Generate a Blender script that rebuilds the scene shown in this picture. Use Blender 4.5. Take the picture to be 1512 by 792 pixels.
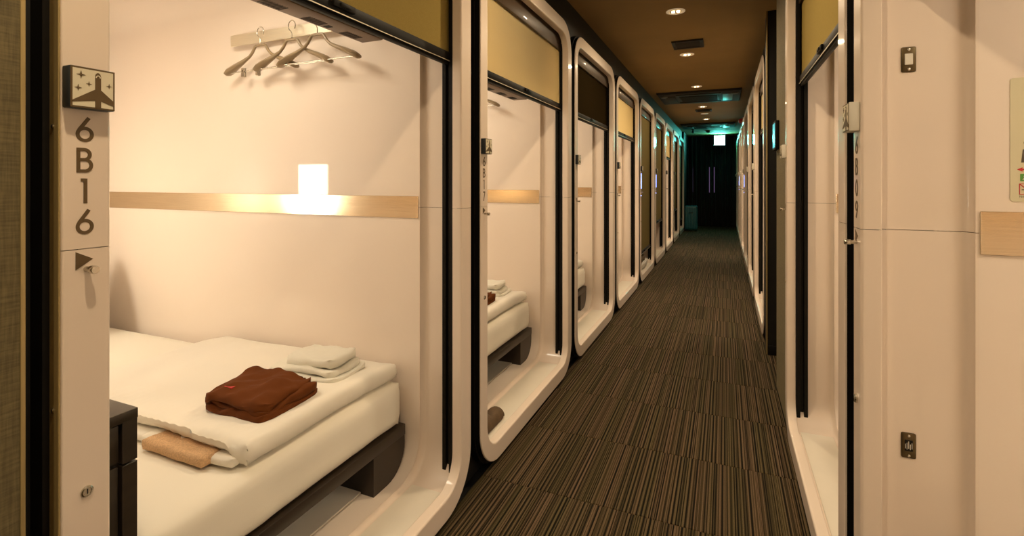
import bpy, bmesh, math, random
from mathutils import Vector, Matrix, noise

PI = math.pi
random.seed(4)
for o in list(bpy.data.objects):
    bpy.data.objects.remove(o, do_unlink=True)
sc = bpy.context.scene
COL = sc.collection

# ------------------------------------------------------------------ camera, world, exposure
CAM_H = 1.29
cd = bpy.data.cameras.new('camera'); cam = bpy.data.objects.new('camera', cd); COL.objects.link(cam)
cd.sensor_fit = 'HORIZONTAL'; cd.sensor_width = 36.0
cd.lens = 735.0 / 1512.0 * 36.0
cd.shift_y = -(396.0 - 267.0) / 1512.0
cd.clip_start = 0.02
cam.location = (0, 0, CAM_H)
cam.rotation_euler = (PI / 2, 0, math.atan(314.0 / 735.0))
sc.camera = cam
w = bpy.data.worlds.new('world'); sc.world = w; w.use_nodes = True
w.node_tree.nodes['Background'].inputs[0].default_value = (1, .8, .6, 1)
w.node_tree.nodes['Background'].inputs[1].default_value = 0.0
sc.view_settings.view_transform = 'Standard'; sc.view_settings.look = 'None'
sc.view_settings.gamma = 1.0; sc.view_settings.use_curve_mapping = False
sc.view_settings.exposure = 1.35
LAMP = 11.0            # wall lamp radiance inside the pods
SPOT = 2.2            # glow of the corridor downlight bulbs
SPOT_W = 5.0           # power of each corridor downlight
POD_W = 3.2            # unseen fill lamp added inside each lit pod
WARM = (1.0, 0.77, 0.49)
PODC = (1.0, 0.90, 0.71)

# ------------------------------------------------------------------ layout (metres)
XL, XR = -0.951, 0.283           # pod face planes
PW, PITCH = 1.365, 1.452         # pod width and spacing
ZB, ZT, ZS = 0.02, 2.33, 1.180   # frame bottom, frame top, seam
CEIL = 2.55
Y0 = 0.437                       # outer edge of the first left pod
YEND = 15.05

# ------------------------------------------------------------------ materials
def mat(name, col, rough=.5, metal=0., coat=0., coatr=.05, var=0., vscale=8., bump=0., bscale=200., emit=None, es=0.,
        stretch=None, trans=0., spec=.5, sheen=0.):
    m = bpy.data.materials.new(name); m.use_nodes = True
    nt = m.node_tree; b = nt.nodes['Principled BSDF']; L = nt.links
    b.inputs['Base Color'].default_value = (*col, 1); b.inputs['Roughness'].default_value = rough
    b.inputs['Metallic'].default_value = metal; b.inputs['Coat Weight'].default_value = coat
    b.inputs['Coat Roughness'].default_value = coatr
    b.inputs['Specular IOR Level'].default_value = spec
    b.inputs['Sheen Weight'].default_value = sheen
    if emit:
        b.inputs['Emission Color'].default_value = (*emit, 1); b.inputs['Emission Strength'].default_value = es
    if var or bump:
        tc = nt.nodes.new('ShaderNodeTexCoord'); mp = nt.nodes.new('ShaderNodeMapping')
        L.new(tc.outputs['Object'], mp.inputs[0])
        if stretch: mp.inputs['Scale'].default_value = stretch
    if var:
        n = nt.nodes.new('ShaderNodeTexNoise'); n.inputs['Scale'].default_value = vscale; n.inputs['Detail'].default_value = 4
        L.new(mp.outputs[0], n.inputs['Vector'])
        r = nt.nodes.new('ShaderNodeValToRGB')
        r.color_ramp.elements[0].position = .3; r.color_ramp.elements[1].position = .7
        r.color_ramp.elements[0].color = (*[c * (1 - var) for c in col], 1)
        r.color_ramp.elements[1].color = (*[min(1, c * (1 + var)) for c in col], 1)
        L.new(n.outputs[0], r.inputs[0]); L.new(r.outputs[0], b.inputs['Base Color'])
    if bump:
        n2 = nt.nodes.new('ShaderNodeTexNoise'); n2.inputs['Scale'].default_value = bscale; n2.inputs['Detail'].default_value = 3
        L.new(mp.outputs[0], n2.inputs['Vector'])
        bp = nt.nodes.new('ShaderNodeBump'); bp.inputs['Strength'].default_value = bump; bp.inputs['Distance'].default_value = .002
        L.new(n2.outputs[0], bp.inputs['Height']); L.new(bp.outputs[0], b.inputs['Normal'])
    if trans:
        out = nt.nodes['Material Output']
        tr = nt.nodes.new('ShaderNodeBsdfTranslucent'); tr.inputs[0].default_value = (*[min(1, c * 1.4) for c in col], 1)
        mx = nt.nodes.new('ShaderNodeMixShader'); mx.inputs[0].default_value = trans
        L.new(b.outputs[0], mx.inputs[1]); L.new(tr.outputs[0], mx.inputs[2]); L.new(mx.outputs[0], out.inputs[0])
    return m

def weave_mat(name, col, scale=320., amp=.25):
    """woven fabric wall covering: crossed thread noise"""
    m = mat(name, col, .85); nt = m.node_tree; L = nt.links; b = nt.nodes['Principled BSDF']
    tc = nt.nodes.new('ShaderNodeTexCoord'); outs = []
    for s in ((scale, scale, scale * .07), (scale * .07, scale * .07, scale)):
        mp = nt.nodes.new('ShaderNodeMapping'); mp.inputs['Scale'].default_value = s
        n = nt.nodes.new('ShaderNodeTexNoise'); n.inputs['Scale'].default_value = 1.; n.inputs['Detail'].default_value = 2
        L.new(tc.outputs['Object'], mp.inputs[0]); L.new(mp.outputs[0], n.inputs['Vector']); outs.append(n.outputs[0])
    ad = nt.nodes.new('ShaderNodeMath'); ad.operation = 'ADD'; L.new(outs[0], ad.inputs[0]); L.new(outs[1], ad.inputs[1])
    r = nt.nodes.new('ShaderNodeValToRGB'); r.color_ramp.elements[0].position = .35; r.color_ramp.elements[1].position = .75
    r.color_ramp.elements[0].color = (*[c * (1 - amp * 1.6) for c in col], 1)
    r.color_ramp.elements[1].color = (*[c * (1 + amp) for c in col], 1)
    hf = nt.nodes.new('ShaderNodeMath'); hf.operation = 'MULTIPLY'; hf.inputs[1].default_value = .5
    L.new(ad.outputs[0], hf.inputs[0]); L.new(hf.outputs[0], r.inputs[0]); L.new(r.outputs[0], b.inputs['Base Color'])
    bp = nt.nodes.new('ShaderNodeBump'); bp.inputs['Strength'].default_value = .5; bp.inputs['Distance'].default_value = .001
    L.new(hf.outputs[0], bp.inputs['Height']); L.new(bp.outputs[0], b.inputs['Normal'])
    return m

def carpet_mat():
    m = mat('carpet', (.05, .04, .03), .95, spec=.15); nt = m.node_tree; L = nt.links; b = nt.nodes['Principled BSDF']
    tc = nt.nodes.new('ShaderNodeTexCoord'); oi = nt.nodes.new('ShaderNodeObjectInfo')
    sx = nt.nodes.new('ShaderNodeSeparateXYZ'); L.new(tc.outputs['Object'], sx.inputs[0])
    def math_(op, a, bv):
        n = nt.nodes.new('ShaderNodeMath'); n.operation = op
        if isinstance(a, (int, float)): n.inputs[0].default_value = a
        else: L.new(a, n.inputs[0])
        if isinstance(bv, (int, float)): n.inputs[1].default_value = bv
        else: L.new(bv, n.inputs[1])
        return n.outputs[0]
    off = math_('MULTIPLY', oi.outputs['Random'], 37.0)
    xx = math_('ADD', sx.outputs[0], off)
    def n1(scale, detail=0., add=0.):
        n = nt.nodes.new('ShaderNodeTexNoise'); n.noise_dimensions = '1D'
        n.inputs['Scale'].default_value = scale; n.inputs['Detail'].default_value = detail
        L.new(math_('ADD', xx, add) if add else xx, n.inputs['W']); return n.outputs[0]
    stripes = n1(125., 1.5)
    r = nt.nodes.new('ShaderNodeValToRGB'); cr = r.color_ramp; cr.interpolation = 'LINEAR'
    cr.elements[0].position = .41; cr.elements[0].color = (.006, .0045, .002, 1)
    cr.elements[1].position = .455; cr.elements[1].color = (.040, .029, .013, 1)
    for p, c in ((.52, (.060, .043, .023)), (.545, (.112, .079, .046)), (.72, (.128, .092, .054))):
        e = cr.elements.new(p); e.color = (*c, 1)
    L.new(stripes, r.inputs[0])
    # broad olive / brown drift from thread to thread
    broad = n1(14., 1., 5.)
    r2 = nt.nodes.new('ShaderNodeValToRGB'); r2.color_ramp.elements[0].position = .35; r2.color_ramp.elements[1].position = .65
    r2.color_ramp.elements[0].color = (.80, .82, .62, 1); r2.color_ramp.elements[1].color = (1.08, .98, .92, 1)
    L.new(broad, r2.inputs[0])
    mx = nt.nodes.new('ShaderNodeMix'); mx.data_type = 'RGBA'; mx.blend_type = 'MULTIPLY'; mx.inputs[0].default_value = 1.
    L.new(r.outputs[0], mx.inputs[6]); L.new(r2.outputs[0], mx.inputs[7])
    # pile speckle
    n3 = nt.nodes.new('ShaderNodeTexNoise'); n3.inputs['Scale'].default_value = 420.; n3.inputs['Detail'].default_value = 2
    L.new(tc.outputs['Object'], n3.inputs['Vector'])
    r3 = nt.nodes.new('ShaderNodeValToRGB'); r3.color_ramp.elements[0].color = (.55, .55, .55, 1); r3.color_ramp.elements[1].color = (1.45, 1.45, 1.45, 1)
    r3.color_ramp.elements[0].position = .3; r3.color_ramp.elements[1].position = .7
    L.new(n3.outputs[0], r3.inputs[0])
    mx2 = nt.nodes.new('ShaderNodeMix'); mx2.data_type = 'RGBA'; mx2.blend_type = 'MULTIPLY'; mx2.inputs[0].default_value = 1.
    L.new(mx.outputs[2], mx2.inputs[6]); L.new(r3.outputs[0], mx2.inputs[7]); L.new(mx2.outputs[2], b.inputs['Base Color'])
    bp = nt.nodes.new('ShaderNodeBump'); bp.inputs['Strength'].default_value = .7; bp.inputs['Distance'].default_value = .004
    L.new(stripes, bp.inputs['Height']); L.new(bp.outputs[0], b.inputs['Normal'])
    return m

M = dict(
    pink=mat('pod_plastic', (.80, .675, .565), .35, spec=.25, coat=.55, coatr=.06, var=.015, vscale=3.),
    inner=mat('pod_inner_plastic', (.82, .705, .60), .4, spec=.15, coat=.7, coatr=.03, var=.012, vscale=2.),
    sill=mat('pod_floor_plastic', (.80, .735, .62), .32, coat=.3, coatr=.12, var=.03, vscale=6.),
    black=mat('black_board', (.008, .007, .006), .5, var=.2, vscale=12.),
    rail=mat('black_rail', (.008, .0065, .005), .5, spec=.15),
    bronze=mat('bronze_trim', (.42, .31, .13), .45, metal=.25, var=.08, stretch=(40, 40, 1)),
    band=mat('brushed_metal', (.66, .55, .40), .16, metal=1., var=.06, vscale=6., stretch=(1.5, 1.5, 120), bump=.04, bscale=5.),
    brushed=mat('brushed_bar', (.74, .67, .53), .42, metal=.75, var=.06, vscale=6., stretch=(1.5, 1.5, 120)),
    chrome=mat('satin_chrome', (.62, .58, .50), .25, metal=1.),
    brass=mat('dark_brass', (.12, .085, .04), .42, metal=.8, var=.2, vscale=60.),
    print_=mat('brown_print', (.11, .065, .02), .55),
    cream=mat('sign_cream', (.70, .64, .48), .45),
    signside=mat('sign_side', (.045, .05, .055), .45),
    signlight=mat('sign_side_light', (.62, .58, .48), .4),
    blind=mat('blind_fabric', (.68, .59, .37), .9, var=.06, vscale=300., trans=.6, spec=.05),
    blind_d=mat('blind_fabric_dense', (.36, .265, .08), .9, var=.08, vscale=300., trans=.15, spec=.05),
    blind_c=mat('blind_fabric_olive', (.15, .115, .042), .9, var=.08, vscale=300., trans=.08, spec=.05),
    blind_k=mat('blind_fabric_darkest', (.020, .013, .005), .7, var=.08, vscale=300., trans=.02, spec=.0),  # darkest of the blind tones, used on one pod
    blindbox=mat('blind_housing', (.055, .030, .012), .4, coat=.2),
    wood=mat('dark_wood', (.028, .020, .012), .35, coat=.35, coatr=.12, var=.2, vscale=5., stretch=(1, 10, 10)),
    base=mat('dark_brown_laminate', (.022, .012, .005), .45, coat=.12, coatr=.15, var=.08, vscale=4.),
    sheet=mat('white_sheet', (.88, .82, .70), .9, bump=.25, bscale=700., sheen=.15),
    duvet=mat('white_duvet', (.88, .82, .71), .9, bump=.3, bscale=600., sheen=.15),
    towel=mat('white_towel', (.84, .80, .68), .95, bump=.9, bscale=500., sheen=.3),
    pajama=mat('brown_cotton', (.125, .034, .005), .9, bump=.3, bscale=900., spec=.2),
    red=mat('red_print', (.55, .03, .03), .6),
    tan=mat('tan_fleece', (.62, .39, .21), .95, bump=1., bscale=260., var=.18, vscale=220.),
    hanger=mat('hanger_plastic', (.30, .215, .12), .4, coat=.2),
    tv=mat('tv_plastic', (.13, .065, .024), .4),
    tvslot=mat('tv_slot', (.004, .003, .002), .7),
    screen=mat('black_glass', (.006, .006, .007), .08, coat=1.),
    lamp=mat('lamp_diffuser', (.9, .85, .75), .4, emit=PODC, es=LAMP),
    lampoff=mat('lamp_off', (.75, .70, .60), .4),
    spot=mat('spot_bulb', (.9, .85, .75), .4, emit=(1, .74, .42), es=SPOT),
    spotoff=mat('spot_reflector', (.50, .40, .24), .3, metal=.6),
    trimcream=mat('downlight_rim', (.70, .54, .33), .45, emit=(1, .75, .45), es=.10),  # faint glow put into the rim so it reads as lit
    ceil=mat('ceiling_paper', (.31, .19, .062), .8, var=.12, vscale=1.5, bump=.2, bscale=120.),
    vent=mat('vent_dark', (.014, .010, .006), .5),
    acframe=mat('ac_panel', (.016, .012, .008), .6, var=.1),
    acpale=mat('ac_louver', (.16, .15, .12), .4),
    fabric=weave_mat('olive_fabric_wall', (.16, .125, .055)),
    curtain=mat('black_curtain', (.010, .009, .008), .9, sheen=.1, bump=.3, bscale=300.),
    violet=mat('violet_glow', (.2, .15, .3), .3, emit=(.42, .25, .55), es=.10),
    exit=mat('exit_panel', (.6, .9, .8), .4, emit=(.14, 1.0, .86), es=40.),
    exitgreen=mat('exit_print', (.02, .35, .2), .4, emit=(.05, .9, .5), es=9.),
    blue=mat('blue_glint', (.1, .2, .8), .3, emit=(.2, .3, 1.), es=3.),  # emission stands in for bluish reflections on the pod edges
    teal=mat('teal_suitcase', (.028, .16, .19), .35, coat=.4, var=.08),
    rubber=mat('rubber_black', (.01, .01, .01), .7),
    redlamp=mat('alarm_red', (.45, .02, .02), .3, coat=.5),
    framed_panel=mat('panel_face', (.05, .2, .22), .2, emit=(.12, .55, .60), es=.35),  # panel face emits a dim cyan
    slipper=mat('brown_slipper', (.10, .058, .024), .75, bump=.5, bscale=200., var=.2, vscale=30.),
    plastic=mat('thin_plastic', (.55, .52, .46), .15, coat=.5),
    green=mat('sign_green', (.10, .32, .05), .5),
    greyprint=mat('plan_grey', (.10, .075, .05), .6),
    paper=mat('notice_paper', (.66, .60, .40), .55),
    white=mat('white_label', (.75, .70, .60), .6),
)
M['carpet'] = carpet_mat()

# ------------------------------------------------------------------ mesh helpers
class MB:
    def __init__(s): s.v = []; s.f = []
    def add(s, verts, faces):
        k = len(s.v); s.v += [tuple(p) for p in verts]; s.f += [tuple(i + k for i in f) for f in faces]; return s
    def box(s, x0, x1, y0, y1, z0, z1):
        return s.add([(x0, y0, z0), (x1, y0, z0), (x1, y1, z0), (x0, y1, z0), (x0, y0, z1), (x1, y0, z1), (x1, y1, z1), (x0, y1, z1)],
                     [(0, 3, 2, 1), (4, 5, 6, 7), (0, 1, 5, 4), (1, 2, 6, 5), (2, 3, 7, 6), (3, 0, 4, 7)])
    def bbox(s, x0, x1, y0, y1, z0, z1, b=.004, seg=2):
        bm = bmesh.new(); bmesh.ops.create_cube(bm, size=1)
        for v in bm.verts:
            v.co = ((x0 + x1) / 2 + v.co.x * (x1 - x0), (y0 + y1) / 2 + v.co.y * (y1 - y0), (z0 + z1) / 2 + v.co.z * (z1 - z0))
        bmesh.ops.bevel(bm, geom=bm.edges[:], offset=b, segments=seg, profile=.5, affect='EDGES')
        bm.verts.index_update()
        s.add([v.co[:] for v in bm.verts], [[v.index for v in f.verts] for f in bm.faces]); bm.free(); return s
    def loft(s, loops, closed=True, cap0=False, cap1=False):
        n = len(loops[0]); k = len(s.v)
        for lp in loops: s.v += [tuple(p) for p in lp]
        for i in range(len(loops) - 1):
            for j in range(n if closed else n - 1):
                a = k + i * n + j; b = k + i * n + (j + 1) % n
                s.f.append((a, b, b + n, a + n))
        if cap0: s.f.append(tuple(k + j for j in range(n))[::-1])
        if cap1: s.f.append(tuple(k + (len(loops) - 1) * n + j for j in range(n)))
        return s
    def tube(s, pts, rad, n=8, flat=None, cap=True):
        pts = [Vector(p) for p in pts]; m = len(pts)
        if not hasattr(rad, '__len__'): rad = [rad] * m
        loops = []; up = None
        for i, p in enumerate(pts):
            d = (pts[min(i + 1, m - 1)] - pts[max(i - 1, 0)]).normalized()
            if up is None:
                up = Vector((0, 0, 1)) if abs(d.z) < .9 else Vector((0, 1, 0))
            sd = d.cross(up).normalized(); up = sd.cross(d).normalized()
            fl = flat[i] if flat else 1.
            loops.append([p + sd * math.cos(2 * PI * k / n) * rad[i] * fl + up * math.sin(2 * PI * k / n) * rad[i] for k in range(n)])
        return s.loft(loops, True, cap, cap)
    def cyl(s, c0, c1, r0, r1=None, n=16):
        return s.tube([c0, c1], [r0, r0 if r1 is None else r1], n)
    def lathe(s, prof, c, axis='z', n=24, cap0=True, cap1=True):
        loops = []
        for r, h in prof:
            lp = []
            for k in range(n):
                a = 2 * PI * k / n; x, y = r * math.cos(a), r * math.sin(a)
                if axis == 'z': lp.append((c[0] + x, c[1] + y, c[2] + h))
                elif axis == 'y': lp.append((c[0] + x, c[1] + h, c[2] + y))
                else: lp.append((c[0] + h, c[1] + x, c[2] + y))
            loops.append(lp)
        return s.loft(loops, True, cap0, cap1)
    def prism(s, pts, y0, y1):
        """polygon in (x,z), extruded along y"""
        n = len(pts); k = len(s.v)
        s.v += [(p[0], y0, p[1]) for p in pts] + [(p[0], y1, p[1]) for p in pts]
        s.f.append(tuple(k + i for i in range(n))); s.f.append(tuple(k + n + i for i in range(n))[::-1])
        for i in range(n):
            j = (i + 1) % n; s.f.append((k + i, k + n + i, k + n + j, k + j))
        return s
    def slab(s, cx, cy, cz, lx, ly, lz, r, n=(24, 24, 5), amp=0., freq=6., seed=0., rot=0., sag=None, rxy=None):
        """rounded soft box with wrinkles"""
        hx, hy, hz = lx / 2, ly / 2, lz / 2; r = min(r, hx, hy, hz * .98)
        bm = bmesh.new(); nx, ny, nz = n
        def grid(a, b, na, nb, f):
            V = [[bm.verts.new(f(-1 + 2 * i / na, -1 + 2 * j / nb)) for j in range(nb + 1)] for i in range(na + 1)]
            for i in range(na):
                for j in range(nb): bm.faces.new((V[i][j], V[i + 1][j], V[i + 1][j + 1], V[i][j + 1]))
        for sg in (-1, 1):
            grid(0, 0, nx, ny, lambda a, b: Vector((a * hx, b * hy, sg * hz)))
            grid(0, 0, nx, nz, lambda a, b: Vector((a * hx, sg * hy, b * hz)))
            grid(0, 0, ny, nz, lambda a, b: Vector((sg * hx, a * hy, b * hz)))
        bmesh.ops.remove_doubles(bm, verts=bm.verts[:], dist=1e-5)
        bmesh.ops.recalc_face_normals(bm, faces=bm.faces[:])
        R = rxy or r; R = min(R, hx, hy)
        for v in bm.verts:
            p = v.co.copy()
            q = Vector((max(-hx + R, min(hx - R, p.x)), max(-hy + R, min(hy - R, p.y)), 0))
            d = Vector((p.x - q.x, p.y - q.y, 0))
            if d.length > 1e-6:
                m_ = max(abs(d.x), abs(d.y)); d = d.normalized() * m_
                p.x, p.y = q.x + d.x, q.y + d.y
            # round the edge in height
            e = max(0, (max(abs(p.x) - (hx - r), abs(p.y) - (hy - r))) / r) if r > 0 else 0
            e = min(e, 1.); zz = max(-hz + r, min(hz - r, p.z)); dz = p.z - zz
            if e > 0 and abs(dz) > 0:
                k = math.hypot(e, dz / r); m_ = max(e, abs(dz) / r)
                sc_ = m_ / k; ne = e * sc_; p.z = zz + dz * sc_
                back = (e - ne) * r
                dd = Vector((p.x, p.y, 0)); 
                if abs(p.x) - (hx - r) >= abs(p.y) - (hy - r): p.x -= math.copysign(back, p.x)
                else: p.y -= math.copysign(back, p.y)
            v.co = p
        bm.normal_update()
        if amp:
            off = Vector((seed, seed * 1.7, seed * .3))
            mv = [(v, v.normal.copy()) for v in bm.verts]
            for v, nm in mv:
                t = noise.fractal(v.co * freq + off, 1., 2., 3)
                v.co += nm * t * amp
        c, sn = math.cos(rot), math.sin(rot); bm.verts.index_update()
        out = []
        for v in bm.verts:
            x, y, z = v.co
            if sag: z += sag(x, y, z)
            out.append((cx + x * c - y * sn, cy + x * sn + y * c, cz + z))
        s.add(out, [[v.index for v in f.verts] for f in bm.faces]); bm.free(); return s
    def mesh(s, name, m, smooth=35):
        me = bpy.data.meshes.new(name); me.from_pydata(s.v, [], s.f); me.validate()
        bm = bmesh.new(); bm.from_mesh(me); bmesh.ops.recalc_face_normals(bm, faces=bm.faces[:]); bm.to_mesh(me); bm.free()
        me.materials.append(m)
        if smooth:
            me.polygons.foreach_set('use_smooth', [True] * len(me.polygons)); me.set_sharp_from_angle(angle=math.radians(smooth))
        me.update(); return me

def link(name, data, parent=None, loc=(0, 0, 0), rz=0.):
    o = bpy.data.objects.new(name, data); COL.objects.link(o); o.location = loc
    o.rotation_euler = (0, 0, rz); o.parent = parent
    return o
def part(name, mb, m, parent, smooth=35, label=None):
    o = link(name, mb.mesh(name, m, smooth), parent)
    if label: o['label'] = label
    return o
def tag(o, label, cat, group=None):
    o['label'] = label; o['category'] = cat
    if group: o['group'] = group
    return o
def thing(name, label, cat, loc=(0, 0, 0), rz=0., group=None):
    return tag(link(name, None, None, loc, rz), label, cat, group)
def struct(name, mb, m, smooth=35, label=None, cat=None):
    o = link(name, mb.mesh(name, m, smooth)); o['kind'] = 'structure'
    if label: o['label'] = label
    if cat: o['category'] = cat
    return o
CACHE = {}
def cpart(key, name, builder, m, parent, smooth=35, label=None):
    """part that shares its mesh between alike things"""
    k = (key, m.name)
    if k not in CACHE: CACHE[k] = builder().mesh(name, m, smooth)
    o = link(name, CACHE[k], parent)
    if label: o['label'] = label
    return o

# ------------------------------------------------------------------ the shell of the corridor
def tiles(parent, x0, x1, y0, y1):
    pass
fl = MB().box(-3.6, 3.2, -2.6, YEND + .6, -.16, -.012)
floor = struct('floor', fl, M['black'], label='corridor floor laid with dark striped carpet tiles', cat='floor')
tile_me = {}
def carpet_tile(x0, x1, y0, y1):
    key = (round(x1 - x0, 3), round(y1 - y0, 3))
    if key not in tile_me:
        g = .0006
        mb = MB(); hx, hy = (x1 - x0) / 2, (y1 - y0) / 2
        mb.loft([[(-hx + g, -hy + g, -.012), (hx - g, -hy + g, -.012), (hx - g, hy - g, -.012), (-hx + g, hy - g, -.012)],
                 [(-hx + g, -hy + g, -.002), (hx - g, -hy + g, -.002), (hx - g, hy - g, -.002), (-hx + g, hy - g, -.002)],
                 [(-hx + .003, -hy + .003, 0), (hx - .003, -hy + .003, 0), (hx - .003, hy - .003, 0), (-hx + .003, hy - .003, 0)]], True, True, True)
        tile_me[key] = mb.mesh('carpet_tile', M['carpet'], 0)
    return link('carpet_tile', tile_me[key], floor, ((x0 + x1) / 2, (y0 + y1) / 2, 0))
k = -10
while 2.455 + .5 * k < YEND + .1:
    ya = 2.455 + .5 * k
    for a, b in ((-.98, -.70), (-.70, -.20), (-.20, .30)):
        carpet_tile(a, b, ya, ya + .5)
    if 3.4 < ya + .5 and ya < 4.15:
        for a, b in ((.30, .80), (.80, 1.30), (1.30, 1.80)): carpet_tile(a, b, ya, ya + .5)
    k += 1

cl = MB().box(-1.10, 1.9, -2.6, YEND + .6, CEIL, CEIL + .1)
struct('ceiling', cl, M['ceil'], label='dark brown papered corridor ceiling', cat='ceiling')
wb = MB().box(-1.1, .45, -2.6, -2.5, 0, CEIL); struct('wall_back', wb, M['fabric'], label='olive fabric wall behind the camera', cat='wall')
# near left: olive fabric wall, ends just before the first pod
wl = MB().box(-1.10, -.951, -2.5, .388, 0, CEIL)
struct('wall_left', wl, M['fabric'], label='olive woven fabric wall at the left edge', cat='wall')
struct('trim_1', MB().bbox(-1.06, -.949, .388, .394, 0, CEIL, .001), M['bronze'], label='thin metal corner of the fabric wall', cat='trim')
# right: fabric wall behind the camera, pillar after the second pod, dark wall of the side passage
struct('wall_right', MB().box(XR + .017, .45, 2.922, 3.53, 0, CEIL).box(.45, 1.9, 3.43, 3.53, 0, CEIL), M['fabric'], label='olive fabric wall pillar beyond the right pods', cat='wall')
struct('wall_right_rear', MB().box(XR + .017, .45, -2.5, -.043, 0, CEIL), M['fabric'], label='olive fabric wall behind the near right pod', cat='wall')
struct('wall_passage', MB().box(.292, 1.9, 4.14, 4.37, 0, CEIL).box(1.8, 1.9, 3.53, 4.14, 0, CEIL), M['black'], label='black wall of the side passage', cat='wall')
struct('trim_2', MB().bbox(.283, .294, 4.136, 4.15, 0, CEIL, .002), M['bronze'], label='thin metal corner strip on the black passage wall', cat='trim')
struct('baseboard_passage', MB().bbox(.293, 1.8, 4.13, 4.14, 0, .07, .002), M['rail'], label='low black skirting of the side passage', cat='skirting')
# far end
struct('wall_far', MB().box(-1.2, .9, YEND + .42, YEND + .5, 0, CEIL), M['black'], label='black wall behind the far curtain', cat='wall')
struct('wall_left_far', MB().box(-1.1, XL - .01, Y0 + 8 * PITCH + PW + .045, YEND + .5, 0, CEIL), M['black'], label='black wall beyond the last left pod', cat='wall')
struct('wall_right_far', MB().box(XR + .01, .45, 4.42 + 6 * PITCH + PW + .045, YEND + .5, 0, CEIL), M['black'], label='black wall beyond the last right pod', cat='wall')

# ------------------------------------------------------------------ rounded rectangle loops in pod space (u across, v into the pod, z up)
def rr(u0, u1, z0, z1, r, v, half=None, seam=ZS, k=9, gap=.0006):
    r = max(r, .002); pts = []
    def arc(cu, cz, a0):
        return [(cu + r * math.cos(a0 + PI / 2 * i / k), v, cz + r * math.sin(a0 + PI / 2 * i / k)) for i in range(k + 1)]
    br = arc(u1 - r, z0 + r, -PI / 2); tr = arc(u1 - r, z1 - r, 0); tl = arc(u0 + r, z1 - r, PI / 2); bl = arc(u0 + r, z0 + r, PI)
    if half == 'up': return [(u1, v, seam + gap)] + tr + tl + [(u0, v, seam + gap)]
    if half == 'lo': return [(u0, v, seam - gap)] + bl + br + [(u1, v, seam - gap)]
    return br + tr + tl + bl
def rn(n, v, half=None, r=None):
    return rr(n * .84 if n > 0 else n, PW - n, ZB + n, ZT - n, (.195 - n) if r is None else r, v, half)
SH = (.045, 1.320, .088, 2.272, .13)
PN = (.068, 1.297, .106, 2.245, .14)
VD = 2.33
def frame_mb(half):
    sec = [(.0, .006), (0., .0035), (.0015, .0008), (.0035, 0.), (.005, 0.), (.0740, 0.), (.0755, 0.)]
    for i in range(1, 6):
        a = PI / 2 * i / 5; sec.append((.0755 + .007 * math.sin(a), .007 * (1 - math.cos(a))))
    sec += [(.0826, .0085), (.085, .037), (.085, .038), (.084, .039), (.050, .040)]
    return MB().loft([rn(n, v, half) for n, v in sec], False)
def shell_mb(half):
    lp = [rr(*SH, .0395, half), rr(*SH, .182, half), rr(*SH, .184, half)]
    for i in range(1, 6):
        a = PI / 2 * i / 5; t = 1 - math.cos(a); q = math.sin(a)
        d = [SH[j] + (PN[j] - SH[j]) * t for j in range(5)]
        lp.append(rr(*d, .184 + .018 * q, half))
    d = list(PN); lp.append(rr(*d, .208, half))
    return MB().loft(lp, False)
def inner_mb():
    return MB().loft([rr(*PN, .208), rr(*PN, VD)], True, False, True)
def surround_mb():
    return MB().loft([rr(-.0435, PW + .0435, 0, CEIL, .001, .060), rn(.02, .060)], True)
def lining_mb():
    return MB().loft([rn(.002, .0055, r=.193), rn(-.001, .0055, r=.196), rn(-.001, .025, r=.196), rn(-.012, .025, r=.207), rn(-.012, .060, r=.207)], True)
def ribbon(mb, pts, wd, y0, y1, closed=False):
    """flat stroke of width wd along (x,z) points"""
    n = len(pts); L_, R_ = [], []
    for i in range(n):
        a = pts[(i - 1) % n] if (closed or i > 0) else pts[i]; b = pts[(i + 1) % n] if (closed or i < n - 1) else pts[i]
        d = Vector((b[0] - a[0], b[1] - a[1])); d = d.normalized() if d.length else Vector((1, 0))
        nx, nz = -d.y * wd / 2, d.x * wd / 2
        L_.append((pts[i][0] + nx, pts[i][1] + nz)); R_.append((pts[i][0] - nx, pts[i][1] - nz))
    m = n if closed else n - 1
    for i in range(m):
        j = (i + 1) % n
        mb.prism([L_[i], L_[j], R_[j], R_[i]], y0, y1)
def ring_pts(cx, cz, rx, rz, a0, a1, n):
    return [(cx + rx * math.cos(a0 + (a1 - a0) * i / n), cz + rz * math.sin(a0 + (a1 - a0) * i / n)) for i in range(n + 1)]
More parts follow.
